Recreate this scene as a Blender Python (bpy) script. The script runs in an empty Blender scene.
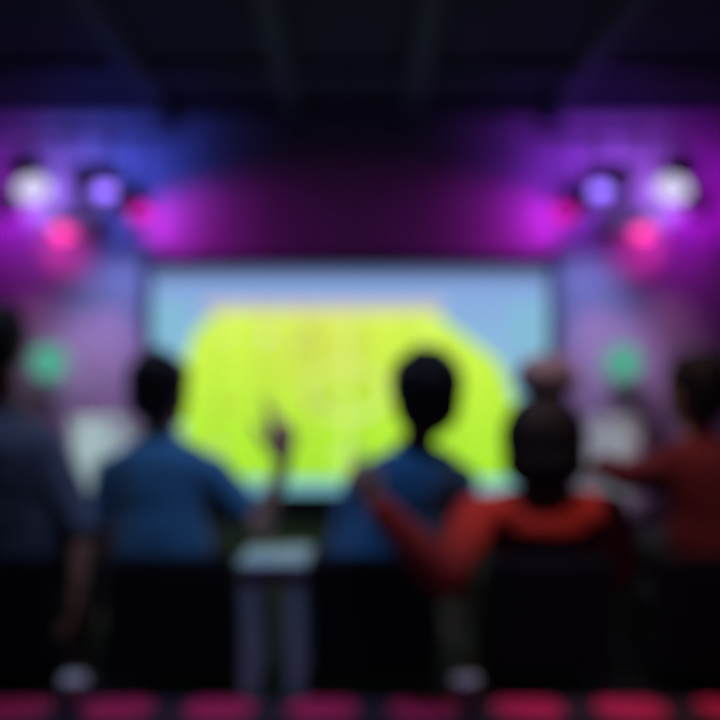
import bpy, bmesh, math, random
from mathutils import Vector, Matrix, noise as mnoise
random.seed(7)
C = bpy.context.scene.collection
V = Vector
PI = math.pi
CAM_H, F, HOR = 1.05, 900.0, 390.0

def P(x, y, Y):
    "a point of the place: seen at pixel (x, y) of the photograph, Y metres away"
    return V(((x - 360) / F * Y, Y, CAM_H - (y - HOR) / F * Y))

def s2l(c):
    r = []
    for v in c:
        v /= 255.0
        r.append(v / 12.92 if v <= 0.04045 else ((v + 0.055) / 1.055) ** 2.4)
    return r

# ------------------------------------------------------------------ materials
def mat(name, col, rough=0.7, metal=0.0, var=0.15, scale=12.0, bump=0.0, bscale=60.0, stretch=None, spec=0.5, sheen=0.0, sss=0.0):
    m = bpy.data.materials.new(name); m.use_nodes = True
    nt = m.node_tree; b = nt.nodes['Principled BSDF']
    b.inputs['Roughness'].default_value = rough
    b.inputs['Metallic'].default_value = metal
    b.inputs['Specular IOR Level'].default_value = spec
    if sheen: b.inputs['Sheen Weight'].default_value = sheen
    if sss:
        b.inputs['Subsurface Weight'].default_value = sss
        b.inputs['Subsurface Scale'].default_value = 0.01
    tc = nt.nodes.new('ShaderNodeTexCoord')
    mp = nt.nodes.new('ShaderNodeMapping'); nt.links.new(tc.outputs['Object'], mp.inputs['Vector'])
    if stretch: mp.inputs['Scale'].default_value = stretch
    n = nt.nodes.new('ShaderNodeTexNoise'); n.inputs['Scale'].default_value = scale; n.inputs['Detail'].default_value = 4
    nt.links.new(mp.outputs['Vector'], n.inputs['Vector'])
    r = nt.nodes.new('ShaderNodeValToRGB')
    r.color_ramp.elements[0].position = 0.3; r.color_ramp.elements[1].position = 0.7
    r.color_ramp.elements[0].color = (*[c * (1 - var) for c in col], 1)
    r.color_ramp.elements[1].color = (*[min(1, c * (1 + var)) for c in col], 1)
    nt.links.new(n.outputs['Fac'], r.inputs['Fac']); nt.links.new(r.outputs['Color'], b.inputs['Base Color'])
    if bump:
        n2 = nt.nodes.new('ShaderNodeTexNoise'); n2.inputs['Scale'].default_value = bscale; n2.inputs['Detail'].default_value = 3
        nt.links.new(mp.outputs['Vector'], n2.inputs['Vector'])
        bp = nt.nodes.new('ShaderNodeBump'); bp.inputs['Strength'].default_value = bump; bp.inputs['Distance'].default_value = 0.01
        nt.links.new(n2.outputs['Fac'], bp.inputs['Height']); nt.links.new(bp.outputs['Normal'], b.inputs['Normal'])
    return m

def glow(name, col, strength):
    m = bpy.data.materials.new(name); m.use_nodes = True
    nt = m.node_tree; nt.nodes.clear()
    o = nt.nodes.new('ShaderNodeOutputMaterial'); e = nt.nodes.new('ShaderNodeEmission')
    e.inputs['Color'].default_value = (*col, 1); e.inputs['Strength'].default_value = strength
    nt.links.new(e.outputs[0], o.inputs[0])
    return m

M = {}
M['wall']   = mat('painted wall', (0.50, 0.47, 0.52), 0.9, var=0.06, scale=3, bump=0.1, bscale=90)
M['side']   = mat('dark painted side wall', (0.06, 0.05, 0.08), 0.9, var=0.1, scale=3)
M['ceil']   = mat('dark ceiling', (0.0025, 0.005, 0.026), 0.95, var=0.15, scale=4)
M['beam']   = mat('ceiling beam paint', (0.008, 0.026, 0.055), 0.8, var=0.12, scale=6)
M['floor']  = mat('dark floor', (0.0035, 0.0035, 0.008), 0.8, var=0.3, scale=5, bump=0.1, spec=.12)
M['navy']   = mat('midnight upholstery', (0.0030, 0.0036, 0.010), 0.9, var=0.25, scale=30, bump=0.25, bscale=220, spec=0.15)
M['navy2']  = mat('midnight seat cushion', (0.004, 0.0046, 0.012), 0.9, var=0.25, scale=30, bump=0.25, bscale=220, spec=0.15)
M['black']  = mat('black metal', (0.012, 0.012, 0.014), 0.4, 0.6, var=0.2)
M['bezel']  = mat('dark screen frame', (0.05, 0.06, 0.12), 0.5, var=0.1)
M['white']  = mat('white lacquer', (0.36, 0.52, 0.68), 0.38, var=0.04)
M['cab']    = mat('white cabinet front', (0.80, 0.86, 0.86), 0.5, var=0.04)
M['cup']    = mat('white paper', (0.75, 0.72, 0.78), 0.7, var=0.05)
M['hair']   = mat('black hair', (0.004, 0.0035, 0.004), 0.55, var=0.4, scale=40, bump=0.5, bscale=160, stretch=(1, 1, 0.15), spec=0.25)
M['bun']    = mat('greyish hair', (0.24, 0.20, 0.25), 0.8, var=0.3, scale=40, bump=0.5, bscale=160, stretch=(1, 0.15, 1), spec=0.3)
M['skin']   = mat('skin', (0.50, 0.26, 0.18), 0.5, var=0.08, scale=20, sss=0.1)
M['lips']   = mat('lips', (0.33, 0.10, 0.09), 0.45, var=0.08)
M['eye']    = mat('eyeball', (0.75, 0.72, 0.70), 0.2, var=0.05)
M['iris']   = mat('dark iris', (0.03, 0.015, 0.008), 0.2, var=0.2)
M['shirt_grey'] = mat('slate blue cotton', (0.085, 0.11, 0.20), 0.9, var=0.12, scale=9, bump=0.2, bscale=180, sheen=0.2)
M['shirt_teal'] = mat('teal blue cotton', (0.020, 0.135, 0.30), 0.9, var=0.12, scale=9, bump=0.2, bscale=180, sheen=0.2)
M['shirt_blue'] = mat('blue cotton', (0.006, 0.12, 0.31), 0.9, var=0.12, scale=9, bump=0.2, bscale=180, sheen=0.2)
M['shirt_red']  = mat('orange red cotton', (0.46, 0.022, 0.012), 0.9, var=0.12, scale=9, bump=0.2, bscale=180)
M['shirt_wine'] = mat('wine red cotton', (0.11, 0.005, 0.012), 0.9, var=0.12, scale=9, bump=0.2, bscale=180)
M['denim']  = mat('dark trousers', (0.008, 0.010, 0.020), 0.9, var=0.2, scale=30, bump=0.2)
M['shoe']   = mat('dark shoe', (0.02, 0.02, 0.022), 0.6, var=0.2)

# ------------------------------------------------------------------ mesh helpers
def link(name, me, m, parent=None, smooth=True):
    o = bpy.data.objects.new(name, me); C.objects.link(o)
    if m is not None and not me.materials: me.materials.append(m)
    if smooth:
        for p in me.polygons: p.use_smooth = True
    if parent is not None: o.parent = parent
    return o

def obj(name, bm, m, parent=None, smooth=False, bevel=0.0, seg=3):
    if bevel:
        bmesh.ops.bevel(bm, geom=list(bm.edges), offset=bevel, segments=seg, profile=0.5, affect='EDGES', clamp_overlap=True)
        smooth = False
    me = bpy.data.meshes.new(name); bm.to_mesh(me); bm.free()
    o = link(name, me, m, parent, smooth)
    if bevel:
        for p in me.polygons: p.use_smooth = p.area < 0.02 and False
    return o

def box(lo, hi, bm=None):
    bm = bm or bmesh.new()
    lo, hi = V(lo), V(hi)
    c, s = (lo + hi) / 2, hi - lo
    bmesh.ops.create_cube(bm, size=1, matrix=Matrix.Translation(c) @ Matrix.Diagonal((*s, 1)))
    return bm

def frame_of(d):
    d = d.normalized()
    a = V((0, 0, 1)) if abs(d.z) < 0.9 else V((0, 1, 0))
    x = a.cross(d).normalized(); y = d.cross(x).normalized()
    return x, y, d

def rings(bm, rr, cap=True, n=24):
    "rr: list of (centre, xaxis, yaxis) with axes scaled to the radii"
    loops = []
    for c, x, y in rr:
        loops.append([bm.verts.new(c + x * math.cos(2 * PI * k / n) + y * math.sin(2 * PI * k / n)) for k in range(n)])
    for a, b in zip(loops, loops[1:]):
        for k in range(n):
            bm.faces.new((a[k], a[(k + 1) % n], b[(k + 1) % n], b[k]))
    if cap:
        bm.faces.new(list(reversed(loops[0]))); bm.faces.new(loops[-1])

def lathe(prof, origin=(0, 0, 0), axis=(0, 0, 1), n=32, bm=None):
    bm = bm or bmesh.new()
    x, y, d = frame_of(V(axis)); o = V(origin)
    rings(bm, [(o + d * h, x * max(r, 1e-4), y * max(r, 1e-4)) for r, h in prof], n=n)
    bmesh.ops.recalc_face_normals(bm, faces=bm.faces)
    return bm

def tube(pts, r, bm=None, n=12):
    bm = bm or bmesh.new()
    for a, b in zip(pts, pts[1:]):
        capsule(bm, V(a), r, V(b), r, n=n)
    return bm

def ball(bm, c, rad, rot=None):
    r = rad if isinstance(rad, (tuple, list)) else (rad,) * 3
    mt = Matrix.Translation(c) @ (rot.to_4x4() if rot else Matrix.Identity(4)) @ Matrix.Diagonal((*r, 1))
    bmesh.ops.create_uvsphere(bm, u_segments=20, v_segments=12, radius=1, matrix=mt)

def capsule(bm, a, ra, b, rb, n=16):
    d = b - a
    L = d.length
    if L < 1e-6: ball(bm, a, ra); return
    x, y, z = frame_of(d)
    rr = []
    for k in range(1, 6):
        t = PI / 2 * k / 5
        rr.append((a - z * ra * math.cos(t), x * ra * math.sin(t), y * ra * math.sin(t)))
    for k in range(0, 5):
        t = PI / 2 * k / 5
        rr.append((b + z * rb * math.sin(t), x * rb * math.cos(t), y * rb * math.cos(t)))
    rings(bm, rr, n=n)

def fuse(name, bm, m, parent, voxel=0.006, smooth=6, disp=0.0, dscale=0.1, sfac=0.5):
    "all the shapes of bm become one continuous skin"
    bmesh.ops.recalc_face_normals(bm, faces=bm.faces)
    me = bpy.data.meshes.new(name + ' raw'); bm.to_mesh(me); bm.free()
    t = bpy.data.objects.new(name + ' raw', me); C.objects.link(t)
    r = t.modifiers.new('r', 'REMESH'); r.mode = 'VOXEL'; r.voxel_size = voxel
    if smooth:
        s = t.modifiers.new('s', 'SMOOTH'); s.factor = sfac; s.iterations = smooth
    if disp:
        tx = bpy.data.textures.new(name, 'CLOUDS'); tx.noise_scale = dscale; tx.noise_depth = 2
        d = t.modifiers.new('d', 'DISPLACE'); d.texture = tx; d.strength = disp; d.mid_level = 0.5; d.texture_coords = 'GLOBAL'
        s = t.modifiers.new('s2', 'SMOOTH'); s.factor = 0.5; s.iterations = 2
    dg = bpy.context.evaluated_depsgraph_get()
    out = bpy.data.meshes.new_from_object(t.evaluated_get(dg))
    out.name = name
    bpy.data.objects.remove(t); bpy.data.meshes.remove(me)
    out.materials.clear()
    return link(name, out, m, parent, True)

def empty(name, loc, label, cat, group=None):
    o = bpy.data.objects.new(name, None); C.objects.link(o); o.location = loc
    o.empty_display_size = 0.1
    return tag(o, label, cat, group)

def tag(o, label, cat, group=None):
    o['label'] = label; o['category'] = cat
    if group: o['group'] = group
    return o

def adopt(o, root):
    "keeps a part built in world coordinates where it is"
    o.parent = root
    o.matrix_parent_inverse = Matrix.Translation(-V(root.location))
    return o

def structure(name, bm, m):
    o = obj(name, bm, m); o['kind'] = 'structure'; return o

# ------------------------------------------------------------------ the room
YW, HC, XS = 7.65, 3.38, 3.9
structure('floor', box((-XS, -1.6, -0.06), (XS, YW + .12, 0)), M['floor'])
structure('ceiling', box((-XS, -1.6, HC), (XS, YW + .12, HC + .1)), M['ceil'])
structure('wall_back', box((-XS, YW, 0), (XS, YW + .12, HC)), M['wall'])
structure('wall_left', box((-XS - .12, -1.6, 0), (-XS, YW + .12, HC)), M['side'])
structure('wall_right', box((XS, -1.6, 0), (XS + .12, YW + .12, HC)), M['side'])
structure('wall_front', box((-XS, -1.72, 0), (XS, -1.6, HC)), M['side'])
k = 1
for x in (-1.60, -.55, .42, 1.60):
    structure('trim_%d' % k, box((x - .07, -1.6, HC - .10), (x + .07, YW, HC)), M['beam']); k += 1
for y in (3.9, 6.5):
    structure('trim_%d' % k, box((-XS, y - .07, HC - .07), (XS, y + .07, HC - .001)), M['beam']); k += 1
structure('baseboard_back', box((-XS, YW - .02, 0), (XS, YW, .09)), M['side'])

# ------------------------------------------------------------------ the big screen
def pitch_colour(px, py):
    poly = [(218, 311), (432, 311), (500, 362), (514, 400), (514, 480), (184, 480), (182, 372), (196, 330)]
    inside = False
    j = len(poly) - 1
    for i in range(len(poly)):
        xi, yi = poly[i]; xj, yj = poly[j]
        if (yi > py) != (yj > py) and px < (xj - xi) * (py - yi) / (yj - yi) + xi: inside = not inside
        j = i
    nz = mnoise.noise(V((px * .6, py * .6, 0)))
    if inside:
        t = (py - 311) / 170
        c = [212 - 50 * t, 246 - 16 * t, 74 - 30 * t]
        if int((px - 180) / 24) % 2: c = [v * 0.975 for v in c]
        d = math.exp(-((px - 320) / 60) ** 2 - ((py - 350) / 55) ** 2)
        c = [c[0] + 4 * d, c[1] - 18 * d, c[2] + 10 * d]
        # chalk lines and the little players
        if abs(px - 346) < 1.2 or abs(math.hypot((px - 346) / 1.5, py - 392) - 26) < 1.2 or abs(py - 317) < 1: c = [228, 244, 150]
        for (qx, qy, q) in PLAYERS:
            if abs(px - qx) < 1.7 and abs(py - qy) < 3.4: c = q
        return c
    if 300 < py < 312 and 205 < px < 445:                      # the boards along the far touchline
        return [196, 190, 176] if int(px / 14) % 3 else [206, 176, 170]
    t = min(1, max(0, (py - 272) / 60))
    c = [128 + 6 * t, 158 + 20 * t, 204 - 2 * t]
    if py < 283: c = [v * (0.55 + 0.45 * max(0, (py - 270)) / 13) for v in c]
    e = min(px - 150, 550 - px)
    if e < 40 and py > 300: c = [128, 182, 196]
    if py > 470: c = [120, 188, 190]
    return [v * (1 + .10 * nz) for v in c]

PLAYERS = [(random.uniform(205, 490), random.uniform(325, 468), random.choice([[190, 60, 60], [235, 235, 235], [60, 70, 150]])) for _ in range(20)]
YS = 7.42
a, b = P(152, 492, YS), P(548, 267, YS)
sc = empty('projection_screen', (0, YS + .1, a.z), 'big wide screen on the back wall showing a yellow-green football pitch', 'screen')
nx, ny = 264, 150
bm = bmesh.new()
grid = [[bm.verts.new((a.x + (b.x - a.x) * i / nx, YS, a.z + (b.z - a.z) * j / ny)) for i in range(nx + 1)] for j in range(ny + 1)]
for j in range(ny):
    for i in range(nx):
        bm.faces.new((grid[j][i], grid[j][i + 1], grid[j + 1][i + 1], grid[j + 1][i]))
me = bpy.data.meshes.new('display'); bm.to_mesh(me); bm.free()
ca = me.color_attributes.new('picture', 'FLOAT_COLOR', 'POINT')
buf = []
for j in range(ny + 1):
    for i in range(nx + 1):
        q = s2l(pitch_colour(152 + 396 * i / nx, 492 - 225 * j / ny)); buf += [q[0], q[1] * .97, q[2] * 1.15, 1.0]
ca.data.foreach_set('color', buf)
m = glow('lit picture', (1, 1, 1), 1.12)
at = m.node_tree.nodes.new('ShaderNodeAttribute'); at.attribute_name = 'picture'
m.node_tree.links.new(at.outputs['Color'], m.node_tree.nodes['Emission'].inputs['Color'])
adopt(link('display', me, m, None, False), sc)
w = .075
bm = bmesh.new()
for lo, hi in (((a.x - w, a.z - w), (b.x + w, a.z)), ((a.x - w, b.z), (b.x + w, b.z + w)), ((a.x - w, a.z), (a.x, b.z)), ((b.x, a.z), (b.x + w, b.z))):
    box((lo[0], YS - .03, lo[1]), (hi[0], YS + .10, hi[1]), bm)
adopt(obj('screen_frame', bm, M['bezel']), sc)
adopt(obj('back_panel', box((a.x - .02, YS + .02, a.z - .02), (b.x + .02, YS + .09, b.z + .02)), M['black']), sc)
for sx in (-1.1, 1.1):
    adopt(obj('wall_bracket', box((sx - .06, YS + .09, .9), (sx + .06, YW + .005, 1.7)), M['black']), sc)

# ------------------------------------------------------------------ low cabinets at both sides of the screen
def cabinet(x0, x1, label):
    z1 = .82; y0, y1 = 6.96, 7.34
    r = empty('low_cabinet', ((x0 + x1) / 2, (y0 + y1) / 2, 0), label, 'cabinet', 'low cabinets flanking the screen')
    adopt(obj('cabinet_body', box((x0, y0 + .02, .07), (x1, y1, z1 - .03)), M['cab'], bevel=.004), r)
    adopt(obj('cabinet_top', box((x0 - .02, y0 - .01, z1 - .03), (x1 + .02, y1 + .01, z1)), M['cab'], bevel=.005), r)
    adopt(obj('plinth', box((x0 + .04, y0 + .06, 0), (x1 - .04, y1 - .04, .07)), M['black']), r)
    n = 2; wd = (x1 - x0) / n
    for i in range(n):
        d = adopt(obj('door', box((x0 + wd * i + .008, y0, .085), (x0 + wd * (i + 1) - .008, y0 + .02, z1 - .045)), M['cab'], bevel=.003), r)
        hx = x0 + wd * (i + (.88 if i == 0 else .12))
        h = obj('handle', tube([(hx, y0 - .025, .40), (hx, y0 - .025, .54)], .006), M['black'], smooth=True)
        h.parent = d
    return r
cabinet(-2.24, -1.68, 'low white cabinet on the left of the big screen')
cabinet(1.62, 2.18, 'low white cabinet on the right of the big screen')

# ------------------------------------------------------------------ green globe lamps on the back wall
M['green'] = glow('green lamp glass', s2l((84, 178, 150)), .9)
for px, side in ((49, 'left'), (623, 'right')):
    c = P(px, 362, 7.42)
    r = empty('globe_wall_lamp', c, 'round green glowing lamp on the wall to the %s of the screen' % side, 'lamp', 'green globe lamps')
    bm = bmesh.new(); ball(bm, c, .15); adopt(obj('lamp_shade', bm, M['green'], smooth=True), r)
    adopt(obj('wall_plate', lathe([(.07, 0), (.07, .02), (.05, .03)], (c.x, YW + .003, c.z), (0, -1, 0)), M['black']), r)
    adopt(obj('bracket', tube([(c.x, YW - .02, c.z), (c.x, c.y + .1, c.z)], .014), M['black'], smooth=True), r)

# ------------------------------------------------------------------ stage lights
def spot(name, loc, target, col, power, angle, blend=.6, r=.05):
    l = bpy.data.lights.new(name, 'SPOT'); l.energy = power; l.color = col
    l.spot_size = math.radians(angle); l.spot_blend = blend; l.shadow_soft_size = r
    o = bpy.data.objects.new(name, l); C.objects.link(o); o.location = loc
    o.rotation_euler = (V(target) - V(loc)).to_track_quat('-Z', 'Y').to_euler()
    return o

def par_can(lens_at, target, col, lens_strength, rad, bar_z, label, lit=None, bar_y=None, wall=False, group='stage spotlights on the bars'):
    "a stage lamp or added wash lamp: lens_at is the middle of its glass"
    lens_at = V(lens_at); d = (V(target) - lens_at).normalized()
    r = empty('stage_or_added_spotlight', (lens_at.x, lens_at.y, lens_at.z), label, 'spotlight', group)
    L = rad * 2.4
    adopt(obj('housing', lathe([(rad * .45, -L), (rad * .8, -L * .92), (rad * 1.02, -L * .45), (rad * 1.06, .012), (rad * 1.14, .016), (rad * 1.14, .03), (rad * 1.0, .03), (rad * .98, .0)], lens_at, d), M['black'], smooth=True), r)
    adopt(obj('lens', lathe([(rad * .97, .004), (rad * .75, .014), (rad * .35, .022), (.002, .024)], lens_at, d), glow('lens glow', col, lens_strength), smooth=True), r)
    piv = lens_at - d * L * .45
    sx = V((1, 0, 0)); sx = (sx - d * sx.dot(d)).normalized()
    hw = rad * 1.25
    top = V((piv.x, piv.y, piv.z + rad * 1.5))
    yk = adopt(obj('yoke', tube([piv - sx * hw, V((piv.x, piv.y, top.z)) - sx * hw, V((piv.x, piv.y, top.z)) + sx * hw, piv + sx * hw], .010), M['black'], smooth=True), r)
    if wall:
        adopt(obj('wall_arm', tube([top, (piv.x, YW - .01, top.z)], .012), M['black'], smooth=True), r)
        adopt(obj('wall_plate', lathe([(.045, 0), (.045, .012), (.03, .018)], (piv.x, YW + .002, top.z), (0, -1, 0)), M['black']), r)
    else:
        by = BY
        adopt(obj('drop_rod', tube([top, (piv.x, by, bar_z - .058)], .010), M['black'], smooth=True), r)
        bm = bmesh.new()
        for q in (-1, 1):
            box((piv.x - .022, by + q * .036 - .010, bar_z - .036), (piv.x + .022, by + q * .036 + .010, bar_z + .036), bm)
        box((piv.x - .022, by - .046, bar_z - .046), (piv.x + .022, by + .046, bar_z - .027), bm)
        adopt(obj('clamp', bm, M['black']), r)
    if lit:
        for (tgt, c, pw, ang, bl) in lit:
            spot('stage or added beam', lens_at + d * .05, tgt, c, pw, ang, bl, rad * .6)  # serves the stage lamps and the added wash lamps alike
    return piv

LY, BZ = 6.55, 2.95
K = dict(lamp=1.12, pink=2.0, vio=2.6, mag=1.0, beam=620, halo=60, pinkb=60, viob=60, wmag=15, wlow2=7, wpink=22, wblue=31, wlav=46, wlow=62, wvio=34, wlow3=16, graze=30)
BY = LY + .12
WHITE, MAG, PINK, VIO = (.66, .72, 1), (1, .0, .85), (1, .02, .40), (.25, .16, 1)
for s in (0, 1):
    side = ('left', 'right')[s]
    mx = (lambda x: x) if s == 0 else (lambda x: 705 - x)
    def L(x, y, Y=LY): return P(mx(x), y, Y)
    def T(x, y, Y=YW): return P(mx(x), y, Y)
    x0, x1 = sorted((P(mx(-40), 0, LY).x, P(mx(170), 0, LY).x))
    rb = empty('lighting_bar', ((x0 + x1) / 2, BY, BZ), 'black lighting bar under the ceiling on the %s of the screen, carrying spotlights' % side, 'lighting bar', 'lighting bars')
    adopt(obj('bar', tube([(x0, BY, BZ), (x1, BY, BZ)], .024), M['black'], smooth=True), rb)
    for hx in (x0 + .06, x1 - .06):
        adopt(obj('hanger', tube([(hx, BY, BZ), (hx, BY, HC - .005)], .012), M['black'], smooth=True), rb)
    par_can(L(33, 188), T(95, 420, 5.4), (.74, .68, 1), K['lamp'], .130, BZ,
            'brilliant white stage spotlight at the outer end of the %s lighting bar' % side,
            [(T(108, 455, 6.96), (.55, .95, .86), K['beam'] * (1, .55)[s], 22, .9), (T(90, 330, 5.2), (.6, .5, 1), K['halo'], 120, 1)])
    par_can(L(62, 232), T(80, 420, 5.4), (1, .05, .42), K['pink'], .085, BZ,
            'pink stage spotlight hung low beside the brilliant white one on the %s bar' % side,
            [(T(70, 420, 6.6), PINK, K['pinkb'], 60, 1)])
    par_can(L(104, 190), T(125, 420, 5.4), (.30, .16, 1), K['vio'], .085, BZ,
            'violet stage spotlight between the white and the magenta ones on the %s bar' % side,
            [(T(130, 400, 6.6), VIO, K['viob'], 50, 1)])
    par_can(L(140, 212), T(190, 420, 5.4), (1, .01, .55), K['mag'], .085, BZ,
            'magenta stage spotlight at the inner end of the %s lighting bar' % side)
    # added wash lamps turned to the wall, for glow and colour around the stage lamps
    par_can(L(6, 206, 7.08), T(2, 240), MAG, 2, .075, BZ, 'added wash light on a wall arm near the outer end of the %s bar' % side,
            [(T(0, 186), (.66, .0, 1), K['wmag'], 140, 1), (T(64, 250), (1, .03, .50), K['wpink'], 46, 1), (T(20, 300), (.80, .0, 1), K['wlow2'], 74, 1), (T(58, 188), (.42, .22, 1), K['wvio'], 80, 1), (T(52, 432), (1, .38, .80), K['wlow3'], 56, 1)], wall=True, group='added wall arm spotlights')
    par_can(L(84, 176, LY + .30), T(108, 140), (.1, .2, 1), 2, .075, BZ, 'added wash light tilted up to the wall behind the violet spotlight on the %s' % side,
            [(T(104, 172), ((.07, .12, 1), (.36, .04, 1))[s], K['wblue'], 140, 1), (P(mx(140), 20, 5.6), ((.05, .10, 1), (.30, .04, 1))[s], K['wblue'] * .8, 140, 1)])
    par_can(L(118, 200, LY + .30), T(118, 300), (.5, .45, 1), 2, .075, BZ, 'added wash light tilted down to the wall behind the magenta spotlight on the %s' % side,
            [(T(116, 318), (.27, .33, 1), K['wlav'], 62, 1), (T(82, 412), (.85, .36, .95), K['wlow'], 50, 1)])
    par_can(L(92, 202, 7.28), T(250, 236), (1, .01, .55), 2, .07, BZ, 'small added pink spotlight on a wall arm, grazing the wall %s of the screen top' % side,
            [(T(190, 228), (.85, .02, 1), K['graze'], 66, 1)], wall=True, group='added wall arm spotlights')  # lamp added to throw the pink streak along the wall

# ------------------------------------------------------------------ rug, cups, side table
m = bpy.data.materials.new('crimson patterned rug'); m.use_nodes = True
nt = m.node_tree; bs = nt.nodes['Principled BSDF']; bs.inputs['Roughness'].default_value = .95
tc = nt.nodes.new('ShaderNodeTexCoord')
sep = nt.nodes.new('ShaderNodeSeparateXYZ'); nt.links.new(tc.outputs['Object'], sep.inputs[0])
def mth(op, a, b=None):
    n = nt.nodes.new('ShaderNodeMath'); n.operation = op
    for i, v in enumerate((a, b)):
        if v is None: continue
        if isinstance(v, (int, float)): n.inputs[i].default_value = v
        else: nt.links.new(v, n.inputs[i])
    return n.outputs[0]
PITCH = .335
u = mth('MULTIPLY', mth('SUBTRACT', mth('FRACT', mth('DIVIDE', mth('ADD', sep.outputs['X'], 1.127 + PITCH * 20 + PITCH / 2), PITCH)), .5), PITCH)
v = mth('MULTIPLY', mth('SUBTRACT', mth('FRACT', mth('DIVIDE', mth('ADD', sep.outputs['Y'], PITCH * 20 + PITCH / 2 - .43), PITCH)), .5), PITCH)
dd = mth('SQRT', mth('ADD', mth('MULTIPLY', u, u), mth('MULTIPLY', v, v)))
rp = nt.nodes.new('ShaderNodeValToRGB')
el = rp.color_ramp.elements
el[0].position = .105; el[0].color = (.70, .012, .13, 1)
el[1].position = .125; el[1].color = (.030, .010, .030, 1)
nt.links.new(dd, rp.inputs['Fac']); nt.links.new(rp.outputs['Color'], bs.inputs['Base Color'])  # round crimson spots repeated over a dark ground
nn = nt.nodes.new('ShaderNodeTexNoise'); nn.inputs['Scale'].default_value = 300; nt.links.new(tc.outputs['Object'], nn.inputs['Vector'])
bp = nt.nodes.new('ShaderNodeBump'); bp.inputs['Strength'].default_value = .4; nt.links.new(nn.outputs['Fac'], bp.inputs['Height']); nt.links.new(bp.outputs['Normal'], bs.inputs['Normal'])
rug = empty('rug', (0, 2.505, 0), 'long dark rug with a row of round crimson spots on the floor behind the chairs', 'rug')
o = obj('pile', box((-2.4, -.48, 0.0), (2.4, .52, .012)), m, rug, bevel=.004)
bm = bmesh.new(); box((-2.43, -.51, 0), (2.43, -.48, .008), bm); box((-2.43, .52, 0), (2.43, .55, .008), bm); box((-2.43, -.48, 0), (-2.4, .52, .008), bm); box((2.4, -.48, 0), (2.43, .52, .008), bm)
obj('binding', bm, M['navy'], rug)

def cup(x, y, Y, label):
    p = P(x, y, Y); z0 = .0125
    r = empty('paper_cup', (p.x, p.y, z0), label, 'cup', 'cups on the floor')
    obj('cup_body', lathe([(.030, 0), (.031, .004), (.041, .105), (.043, .108), (.041, .110), (.038, .106), (.029, .008)]), M['cup'], r, smooth=True)
    obj('lid', lathe([(.0435, .104), (.0440, .112), (.039, .114), (.037, .122), (.033, .122), (.032, .117), (.002, .117)]), M['cup'], r, smooth=True)
    obj('straw', tube([(.008, 0, .11), (.018, 0, .19)], .0032), M['shirt_red'], r, smooth=True)
cup(74, 700, 2.88, 'white paper cup on the floor behind the person in grey-blue')
cup(466, 700, 2.88, 'white paper cup on the floor between the blue-shirted and bob-haired people')

tb = empty('side_table', (-.2975, 3.24, 0), 'small pale side table with square legs between two chairs', 'table')
tx = tb.location.x
adopt(obj('tabletop', box((tx - .118, 3.06, .435), (tx + .118, 3.42, .462)), M['white'], bevel=.006), tb)
adopt(obj('apron', box((tx - .098, 3.085, .385), (tx + .098, 3.395, .435)), M['white']), tb)
for sx in (-1, 1):
    for yy in (3.07, 3.35):
        adopt(obj('leg', box((tx + sx * .078 - .030, yy, 0), (tx + sx * .078 + .030, yy + .055, .43)), M['white'], bevel=.006), tb)

# ------------------------------------------------------------------ chairs
def make_chair():
    r = empty('lounge_chair', (0, 0, 0), 'x', 'chair', 'dark low-backed chairs in a row')
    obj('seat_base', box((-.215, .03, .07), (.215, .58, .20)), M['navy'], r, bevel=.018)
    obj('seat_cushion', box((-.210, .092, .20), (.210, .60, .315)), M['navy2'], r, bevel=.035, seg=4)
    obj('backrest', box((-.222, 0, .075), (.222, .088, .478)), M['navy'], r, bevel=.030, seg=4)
    for sx in (-.18, .18):
        for yy in (.05, .53):
            obj('leg', lathe([(.014, 0), (.022, .072)], (sx, yy, 0), n=16), M['black'], r, smooth=True)
    return r
chair0 = make_chair()
for i, (px, label) in enumerate([
        (-19, 'dark low-backed chair under the tall person in grey-blue'),
        (167, 'dark low-backed chair under the person raising a hand, beside the pale side table'),
        (375, 'dark low-backed chair under the person in blue, with a red-sleeved elbow behind it'),
        (553, 'dark low-backed chair under the bob-haired person in orange-red'),
        (724, 'dark low-backed chair under the person in wine red')]):
    if i == 0: c = chair0
    else:
        c = chair0.copy(); C.objects.link(c)
        for ch in chair0.children:
            q = ch.copy(); C.objects.link(q); q.parent = c
    q = P(px, 0, 3.06); c.location = (q.x, q.y, 0)
    c['label'] = label

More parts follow.
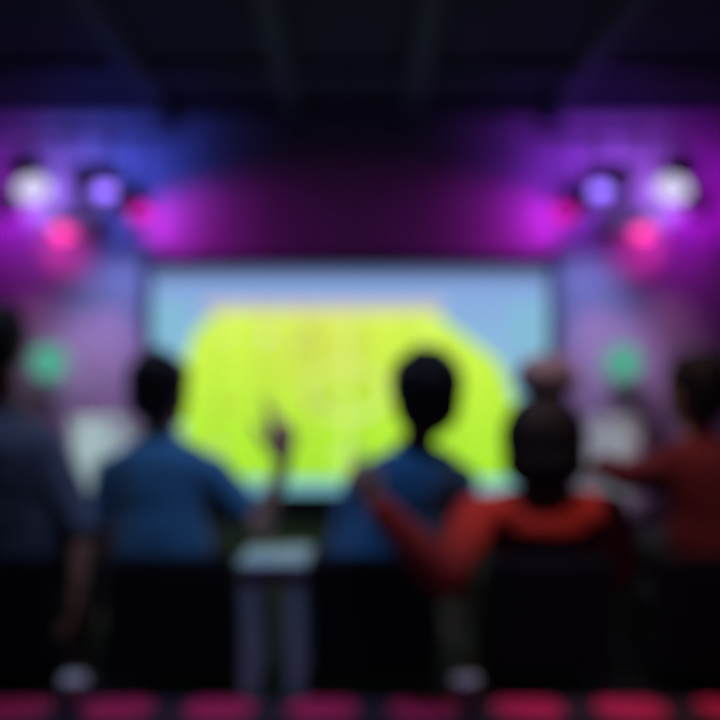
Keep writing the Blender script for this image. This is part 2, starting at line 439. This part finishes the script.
# ------------------------------------------------------------------ people
def hand(bm, w, d, n, s, curls, spread=.10, thumb=.5, k=1.0):
    "w wrist, d towards the fingers, n out of the palm, s towards the thumb; curls: bend of index..little per joint"
    d = d.normalized(); n = (n - d * n.dot(d)).normalized(); s = s - d * s.dot(d) - n * s.dot(n); s.normalize()
    offs = (.032, .011, -.010, -.030); lens = ((.044, .026, .021), (.048, .030, .023), (.044, .028, .022), (.034, .021, .018))
    mc = (.088, .090, .084, .076)
    capsule(bm, w - d * .03 * k, .024 * k, w + d * .02 * k, .022 * k)
    for i in range(4):
        kn = w + (d * mc[i] + s * offs[i]) * k
        capsule(bm, w + (d * .012 + s * offs[i] * .55) * k, .0155 * k, kn, .0125 * k, n=12)
        fd = (d + s * (1.5 - i) * spread).normalized()
        p = kn; ang = 0
        for j in range(3):
            ang += curls[i][j] if isinstance(curls[i], (tuple, list)) else curls[i]
            dirn = fd * math.cos(ang) + n * math.sin(ang)
            q = p + dirn * lens[i][j] * k
            capsule(bm, p, (.0100 - .0009 * j) * k, q, (.0093 - .0009 * j) * k, n=12)
            p = q
    # ball of the thumb, then the thumb off the side of the palm
    b0 = w + (d * .018 + s * .018 + n * .004) * k
    b1 = w + (d * .050 + s * .046 + n * .014) * k
    capsule(bm, b0, .018 * k, b1, .0135 * k, n=12)
    td = (d * (1 - .3 * thumb) + s * (.75 - .7 * thumb) + n * (.25 + .8 * thumb)).normalized()
    b2 = b1 + td * .034 * k
    td2 = (td + (-s * .6 + n * .2) * thumb).normalized()
    capsule(bm, b1, .0125 * k, b2, .0110 * k, n=12); capsule(bm, b2, .0110 * k, b2 + td2 * .028 * k, .0092 * k, n=12)

def torso(bm, hip, neck, hx, nx, grow=0.0, k=1.0, top=True, w=1.0):
    ax = (neck - hip)
    up = ax.normalized()
    prof = [(-.09, .10, .075), (-.06, .150, .105), (.0, .172, .118), (.18, .165, .112), (.38, .146, .104), (.58, .160, .112), (.76, .172, .116), (.88, .160, .102), (.96, .115, .080), (1.02, .064, .062)]
    rr = []
    for t, hw, hd in prof:
        x = hx.lerp(nx, max(0, min(1, t))).normalized()
        y = up.cross(x).normalized()
        bow = -.018 * math.sin(PI * max(0, min(1, t)))
        c = hip + ax * t - up.cross(x).normalized() * (-bow)
        rr.append((c, x * (hw * k * w + grow), y * (hd * k + grow)))
    if not top:
        c, x, y = rr[-1]; rr[-1] = (hip + ax * 1.0, x.normalized() * .080 * k, y.normalized() * .076 * k)
    rings(bm, rr, n=28)

def person(name_label, hip, neck, headc, yaw, pitch, roll, sh, el, wr, hands, knees, ankles, shirt, sleeve, hairstyle, k=1.0, headk=1.0, puff=0.0, w=1.0):
    """hip, neck, headc: points; sh/el/wr: (left, right); hands: (left, right) dicts; sleeve: 'short' / 'long'"""
    base = V((hip.x, hip.y, 0))
    bm = bmesh.new()
    hx = V((1, 0, 0)); nx = (sh[1] - sh[0]).normalized()
    torso(bm, hip, neck, hx, nx, 0, k, w=w)
    R = Matrix.Rotation(yaw, 3, 'Z') @ Matrix.Rotation(pitch, 3, 'X') @ Matrix.Rotation(roll, 3, 'Y')
    r, f, u = R @ V((1, 0, 0)), R @ V((0, 1, 0)), R @ V((0, 0, 1))
    H = lambda x, y, z: headc + (r * x + f * y + u * z) * headk
    hk = headk
    # neck and head
    capsule(bm, neck - V((0, 0, .03)), .062 * k, H(0, -.018, -.06), .052 * hk)
    ball(bm, H(0, -.004, .022), (.074 * hk, .094 * hk, .088 * hk), R)
    ball(bm, H(0, .030, -.038), (.058 * hk, .062 * hk, .078 * hk), R)
    ball(bm, H(0, .068, -.092), (.026 * hk, .022 * hk, .022 * hk), R)
    for sx in (-1, 1):
        capsule(bm, H(sx * .056, -.005, -.045), .018 * hk, H(sx * .02, .068, -.092), .016 * hk)      # jaw
        ball(bm, H(sx * .042, .062, -.026), (.020 * hk, .018 * hk, .017 * hk), R)                      # cheekbone
        capsule(bm, H(sx * .012, .086, .030), .009 * hk, H(sx * .044, .074, .028), .009 * hk)          # brow
        ball(bm, H(sx * .081, -.012, -.008), (.009 * hk, .020 * hk, .031 * hk), R)                     # ear
        ball(bm, H(sx * .079, -.006, -.034), (.008 * hk, .010 * hk, .012 * hk), R)                     # lobe
        ball(bm, H(sx * .012, .098, -.030), (.009 * hk, .010 * hk, .008 * hk), R)                      # nostril
    capsule(bm, H(0, .090, .016), .008 * hk, H(0, .110, -.026), .0115 * hk)                            # nose
    # arms and hands
    for i in (0, 1):
        inner = neck.lerp(sh[i], .35) - V((0, 0, .035))
        capsule(bm, inner, .060 * k, sh[i], .056 * k)
        capsule(bm, sh[i], .055 * k, sh[i].lerp(el[i], .5), .046 * k)
        capsule(bm, sh[i].lerp(el[i], .5), .046 * k, el[i], .038 * k)
        mid = el[i].lerp(wr[i], .3)
        capsule(bm, el[i], .037 * k, mid, .040 * k); capsule(bm, mid, .040 * k, wr[i], .026 * k)
        h = hands[i]
        hand(bm, wr[i] + h['d'].normalized() * .012, h['d'], h['n'], h['s'], h['c'], h.get('spread', .10), h.get('thumb', .5), h.get('k', k))
    # legs
    for i, sx in ((0, -1), (1, 1)):
        hj = hip + V((sx * .09 * k, .02, -.015))
        capsule(bm, hj, .080 * k, knees[i], .052 * k)
        cm = knees[i].lerp(ankles[i], .3)
        capsule(bm, knees[i], .050 * k, cm, .054 * k); capsule(bm, cm, .054 * k, ankles[i], .034 * k)
        capsule(bm, ankles[i], .034 * k, ankles[i] + V((0, .15, -.03)), .026 * k)
    body = fuse('person', bm, M['skin'], None, .0045, 5)
    tag(body, name_label, 'person', 'people watching the screen')
    # eyes, brows, mouth
    for sx in (-1, 1):
        b2 = bmesh.new(); ball(b2, H(sx * .031, .0725, .010), .0120 * hk)
        e = obj('eye', b2, M['eye'], body, smooth=True)
        b2 = bmesh.new(); ball(b2, H(sx * .031, .0805, .010), .0056 * hk)
        obj('iris', b2, M['iris'], e, smooth=True)
        b2 = bmesh.new(); capsule(b2, H(sx * .015, .095, .032), .004 * hk, H(sx * .032, .091, .036), .0045 * hk); capsule(b2, H(sx * .032, .091, .036), .0045 * hk, H(sx * .050, .078, .030), .003 * hk)
        fuse('eyebrow', b2, M['hair'], body, .002, 2)
    b2 = bmesh.new()
    for z, rr in ((-.054, .0062), (-.063, .0075)):
        capsule(b2, H(-.022, .081, -.058), .003 * hk, H(0, .091, z), rr * hk); capsule(b2, H(0, .091, z), rr * hk, H(.022, .081, -.058), .003 * hk)
    fuse('mouth', b2, M['lips'], body, .002, 2)
    # hair
    b2 = bmesh.new()
    if hairstyle == 'bob':
        ball(b2, H(0, -.042, -.012), (.148 * hk, .114 * hk, .155 * hk), R)
        ball(b2, H(0, -.050, -.095), (.146 * hk, .108 * hk, .104 * hk), R)
        ball(b2, H(0, -.020, .036), (.094 * hk, .108 * hk, .096 * hk), R)
    else:
        g = {'short': .015, 'full': .036, 'crop': -.004}[hairstyle]
        ball(b2, H(0, -.020 - g * 1.1, .036 + g * .3), ((.084 + g) * hk, (.100 + g) * hk, (.090 + g) * hk), R)
        ball(b2, H(0, -.060 - g * .6, -.010), ((.074 + g) * hk, (.058 + g) * hk, (.078 + g) * hk), R)
        ball(b2, H(0, -.062, -.062), (.054 * hk, .036 * hk, .045 * hk), R)
        for q in range(14):                                             # tufts
            a0 = random.uniform(0, 2 * PI); e0 = random.uniform(.25, 1.3)
            dv = V((math.cos(a0) * math.cos(e0) * (.078 + g), math.sin(a0) * math.cos(e0) * (.090 + g) - .026 - g * 1.1, .038 + math.sin(e0) * (.086 + g)))
            ball(b2, H(*dv), (.026 * hk, .026 * hk, .020 * hk), R)
        for sx in (-1, 1):
            capsule(b2, H(sx * .076, .022, .020), .012 * hk, H(sx * .073, .018, -.022), .006 * hk)
    hair = fuse('hair', b2, M['hair'], body, .0045, 4, .010, .018)
    if hairstyle == 'bob':
        b2 = bmesh.new(); ball(b2, H(.012, -.035, .196), (.108 * hk, .090 * hk, .080 * hk), R)
        capsule(b2, H(.010, -.03, .11), .05, H(.012, -.035, .17), .045)
        bn = fuse('hair_bun', b2, M['bun'], body, .004, 4, .012, .02); bn['label'] = 'greyish top knot'
        b2 = bmesh.new()
        x0, y0, z0 = r, f, u
        rings(b2, [(H(.011, -.032, 0.126), r * .058, f * .056), (H(.011, -.032, 0.132), r * .063, f * .061), (H(.011, -.032, 0.142), r * .063, f * .061), (H(.011, -.032, 0.148), r * .058, f * .056)])
        obj('hair_tie', b2, M['black'], bn, smooth=True)
    # shirt
    G = .012 + puff
    b2 = bmesh.new(); torso(b2, hip, neck, hx, nx, G, k, top=False, w=w)
    for i in (0, 1):
        inner = neck.lerp(sh[i], .35) - V((0, 0, .035))
        capsule(b2, inner, .060 * k + G, sh[i], .058 * k + G)
        e = sh[i].lerp(el[i], .96 if sleeve == 'elbow' else .62)
        capsule(b2, sh[i], .058 * k + G, e, .048 * k + G)
        if sleeve == 'long':
            capsule(b2, e, .047 * k + G, el[i], .040 * k + G)
            mid = el[i].lerp(wr[i], .3)
            capsule(b2, el[i], .040 * k + G, mid, .042 * k + G); capsule(b2, mid, .042 * k + G, el[i].lerp(wr[i], .93), .029 * k + G * .8)
    st = fuse('shirt', b2, shirt, body, .006, 6, .014, .11)
    # collar ring round the neck
    nd = (headc - neck).normalized(); cx, cy, cz = frame_of(nd)
    b2 = bmesh.new(); c0 = neck + nd * .005
    pts = [c0 + cx * math.cos(2 * PI * q / 20) * .074 * k + cy * math.sin(2 * PI * q / 20) * .074 * k for q in range(21)]
    tube(pts, .013, b2, n=10); fuse('collar', b2, shirt, st, .004, 3)
    if sleeve == 'long':
        for i in (0, 1):
            b2 = bmesh.new(); d = (wr[i] - el[i]).normalized(); cx, cy, cz = frame_of(d); c0 = el[i].lerp(wr[i], .93)
            rings(b2, [(c0 - d * .02, cx * .040 * k, cy * .040 * k), (c0 - d * .015, cx * .045 * k, cy * .045 * k), (c0 + d * .018, cx * .042 * k, cy * .042 * k), (c0 + d * .022, cx * .036 * k, cy * .036 * k)])
            obj('cuff', b2, shirt, st, smooth=True)
    # trousers, shoes
    b2 = bmesh.new()
    rings(b2, [(hip + V((0, 0, -.085)), V((.11 * k, 0, 0)), V((0, .09 * k, 0))), (hip + V((0, 0, -.04)), V((.178 * k * w, 0, 0)), V((0, .124 * k, 0))), (hip + (neck - hip) * .12, V((.182 * k * w, 0, 0)), V((0, .128 * k, 0)))])
    for i, sx in ((0, -1), (1, 1)):
        hj = hip + V((sx * .09 * k, .02, -.015))
        capsule(b2, hj, .086 * k, knees[i], .062 * k); capsule(b2, knees[i], .062 * k, ankles[i] + V((0, 0, .03)), .050 * k)
    tr = fuse('trousers', b2, M['denim'], body, .007, 6, .014, .06)
    for i in (0, 1):
        b2 = bmesh.new(); a = ankles[i]
        capsule(b2, a + V((0, -.02, -.035)), .040, a + V((0, .10, -.042)), .038); capsule(b2, a + V((0, .10, -.042)), .038, a + V((0, .17, -.048)), .032)
        capsule(b2, a + V((0, 0, 0)), .040, a + V((0, -.01, -.03)), .042)
        for vv in b2.verts: vv.co.z = max(vv.co.z, .004)
        s = fuse('shoe', b2, M['shoe'], body, .005, 3)
        b2 = box(a + V((-.038, -.058, -.0795)), a + V((.038, .198, -.064))); obj('sole', b2, M['black'], s, bevel=.006)
    return body

def legs(hip, dx=.10, k=1.0):
    kn = [V((hip.x + s * dx, hip.y + .42 * k, .42)) for s in (-1, 1)]
    an = [V((hip.x + s * dx, hip.y + .46 * k, .08)) for s in (-1, 1)]
    return kn, an

FIST = [(1.25, 1.5, 1.1)] * 4
POINT = [(.10, .08, .05), (.5, .7, .5), (.95, 1.2, .8), (1.1, 1.3, .9)]
RELAX = [(.25, .35, .2), (.32, .4, .25), (.38, .45, .25), (.42, .45, .3)]
HOLD = [(.35, .5, .35), (.4, .5, .35), (.4, .5, .35), (.4, .5, .35)]
lap = lambda hip, s: V((hip.x + s * .10, hip.y + .26, .50))

# the tall one at the edge, grey-blue
hip = V((-1.245, 3.34, .445)); neck = P(6, 405, 3.34) - V((0, 0, .03)); kn, an = legs(hip)
person('tall person in a grey-blue shirt at the picture edge, arm hanging down beside the chair', hip, neck, P(1, 346, 3.36), .1, -.05, 0,
       (P(-62, 450, 3.34), P(52, 460, 3.33)), (P(-80, 540, 3.36), P(84, 530, 3.23)), (lap(hip, -1), P(79, 585, 3.18)),
       ({'d': V((.3, 1, -.25)), 'n': V((0, -.2, -1)), 's': V((1, 0, 0)), 'c': RELAX},
        {'d': V((-.05, .05, -1)), 'n': V((-1, .1, 0)), 's': V((0, 1, 0)), 'c': RELAX, 'thumb': .3}),
       kn, an, M['shirt_grey'], 'elbow', 'short', 1.08, 1.04)

# the one raising a hand
hip = P(164, 0, 3.33); hip.z = .42; neck = P(162, 437, 3.42) - V((0, 0, .01)); kn, an = legs(hip)
rs, re, rw = P(214, 474, 3.40), P(263, 531, 3.34), P(283, 462, 3.32)
person('person in a teal-blue shirt raising a bent forearm with a pointing hand', hip, neck, P(164, 392, 3.44), -.45, -.02, 0,
       (P(112, 474, 3.40), rs), (P(95, 545, 3.38), re), (lap(hip, -1), rw),
       ({'d': V((.3, 1, -.25)), 'n': V((0, -.2, -1)), 's': V((1, 0, 0)), 'c': RELAX},
        {'d': V((-.02, .03, 1)), 'n': V((-.35, 1, 0)), 's': V((-1, -.35, 0)), 'c': POINT, 'thumb': .2, 'k': 1.27}),
       kn, an, M['shirt_teal'], 'short', 'short', 1.0, 1.10)

# the one in blue
hip = P(388, 0, 3.35); hip.z = .42; neck = P(416, 448, 3.42); kn, an = legs(hip)
person('person in a deep blue shirt with full dark hair, another\'s red sleeve across the back', hip, neck, P(422, 400, 3.44), .15, -.05, .05,
       (P(362, 484, 3.42), P(459, 482, 3.43)), (P(338, 560, 3.44), P(464, 545, 3.45)), (lap(hip, -1), P(465, 585, 3.26)),
       ({'d': V((.3, 1, -.25)), 'n': V((0, -.2, -1)), 's': V((1, 0, 0)), 'c': RELAX},
        {'d': V((-.06, -.05, -1)), 'n': V((-1, .1, 0)), 's': V((0, 1, 0)), 'c': RELAX, 'thumb': .3}),
       kn, an, M['shirt_blue'], 'elbow', 'full', 1.0, 1.15)

# bob hair, orange-red
hip = P(549, 0, 3.40); hip.z = .42; neck = P(542, 497, 3.29); kn, an = legs(hip, k=.92)
ls, le, lw = P(476, 517, 3.27), P(446, 577, 2.92), P(378, 506, 2.99)
person('bob-haired person with a greyish top knot in orange-red, arm round the neighbour in blue', hip, neck, P(541, 434, 3.31), .05, -.04, 0,
       (ls, P(606, 515, 3.27)), (le, P(622, 572, 3.33)), (lw, lap(hip, 1) + V((0, 0, -.02))),
       ({'d': P(350, 462, 3.00) - lw, 'n': V((.25, 1, .1)), 's': V((1, 0, .4)), 'c': RELAX, 'thumb': .2},
        {'d': V((-.3, 1, -.25)), 'n': V((0, -.2, -1)), 's': V((-1, 0, 0)), 'c': RELAX}),
       kn, an, M['shirt_red'], 'long', 'bob', .98, 1.06, puff=.016, w=1.22)

# wine red
hip = P(716, 0, 3.36); hip.z = .42; neck = P(700, 440, 3.42); kn, an = legs(hip)
person('person in a wine-red shirt at the picture edge, elbow out towards the bob-haired one', hip, neck, P(692, 392, 3.44), .45, -.04, 0,
       (P(650, 473, 3.37), P(756, 473, 3.42)), (P(624, 475, 3.11), P(775, 545, 3.40)), (P(603, 466, 3.32), lap(hip, 1)),
       ({'d': P(580, 471, 3.385) - P(603, 466, 3.32), 'n': V((0, 0, -1)), 's': V((1, 0, 0)), 'c': HOLD, 'thumb': .3},
        {'d': V((-.3, 1, -.25)), 'n': V((0, -.2, -1)), 's': V((-1, 0, 0)), 'c': RELAX}),
       kn, an, M['shirt_wine'], 'long', 'short', 1.02, 1.10)

# ------------------------------------------------------------------ unseen downlights added overhead to light the people and rug
M['warm'] = glow('added lamp glass', (.9, .95, 1), 6)
for i, (x, y, col, pw, tgt, ang) in enumerate([
        (-1.0, 2.72, (.58, .70, 1), 90, (-.98, 3.4, .6), 54),
        (.0, 2.55, (.48, .62, 1), 110, (.0, 3.2, .5), 46),
        (.80, 2.3, (1, .55, .46), 165, (.96, 3.3, .55), 33)]):
    r = empty('added_downlight', (x, y, HC), ['added unseen downlight above the blue shirts', 'added unseen downlight above the middle chair', 'added unseen downlight above the red shirts'][i], 'lamp', 'added ceiling downlights')
    obj('trim_ring', lathe([(.060, 0), (.085, 0), (.085, -.012), (.060, -.016)], n=28), M['black'], r)
    obj('diffuser', lathe([(.058, -.001), (.058, -.006), (.002, -.008)], n=28), M['warm'], r)
    spot('downlight', (x, y, HC - .05), tgt, col, pw, ang, .8, .06)  # fill light of the added, unseen fixture

# ------------------------------------------------------------------ haze in the air
wd = bpy.data.worlds.new('hall air'); bpy.context.scene.world = wd; wd.use_nodes = True
nt = wd.node_tree
nt.nodes['Background'].inputs['Color'].default_value = (0, 0, 0, 1); nt.nodes['Background'].inputs['Strength'].default_value = 0
vs = nt.nodes.new('ShaderNodeVolumeScatter'); vs.inputs['Density'].default_value = .005; vs.inputs['Anisotropy'].default_value = .35
vs.inputs['Color'].default_value = (.5, .4, 1, 1)
nt.links.new(vs.outputs[0], nt.nodes['World Output'].inputs['Volume'])

# ------------------------------------------------------------------ camera, out of focus as the photograph is
cd = bpy.data.cameras.new('camera'); cam = bpy.data.objects.new('camera', cd); C.objects.link(cam)
cam.location = (0, 0, CAM_H); cam.rotation_euler = (PI / 2, 0, 0)
cd.sensor_width = 36; cd.lens = 45; cd.shift_y = 30 / 720.0
cd.clip_start = .02
cd.dof.use_dof = True; cd.dof.focus_distance = .70; cd.dof.aperture_fstop = 1.7
S = bpy.context.scene
S.camera = cam
S.view_settings.view_transform = 'Standard'; S.view_settings.look = 'None'
S.view_settings.exposure = 0; S.view_settings.gamma = 1; S.view_settings.use_curve_mapping = False
S.cycles.use_denoising = True
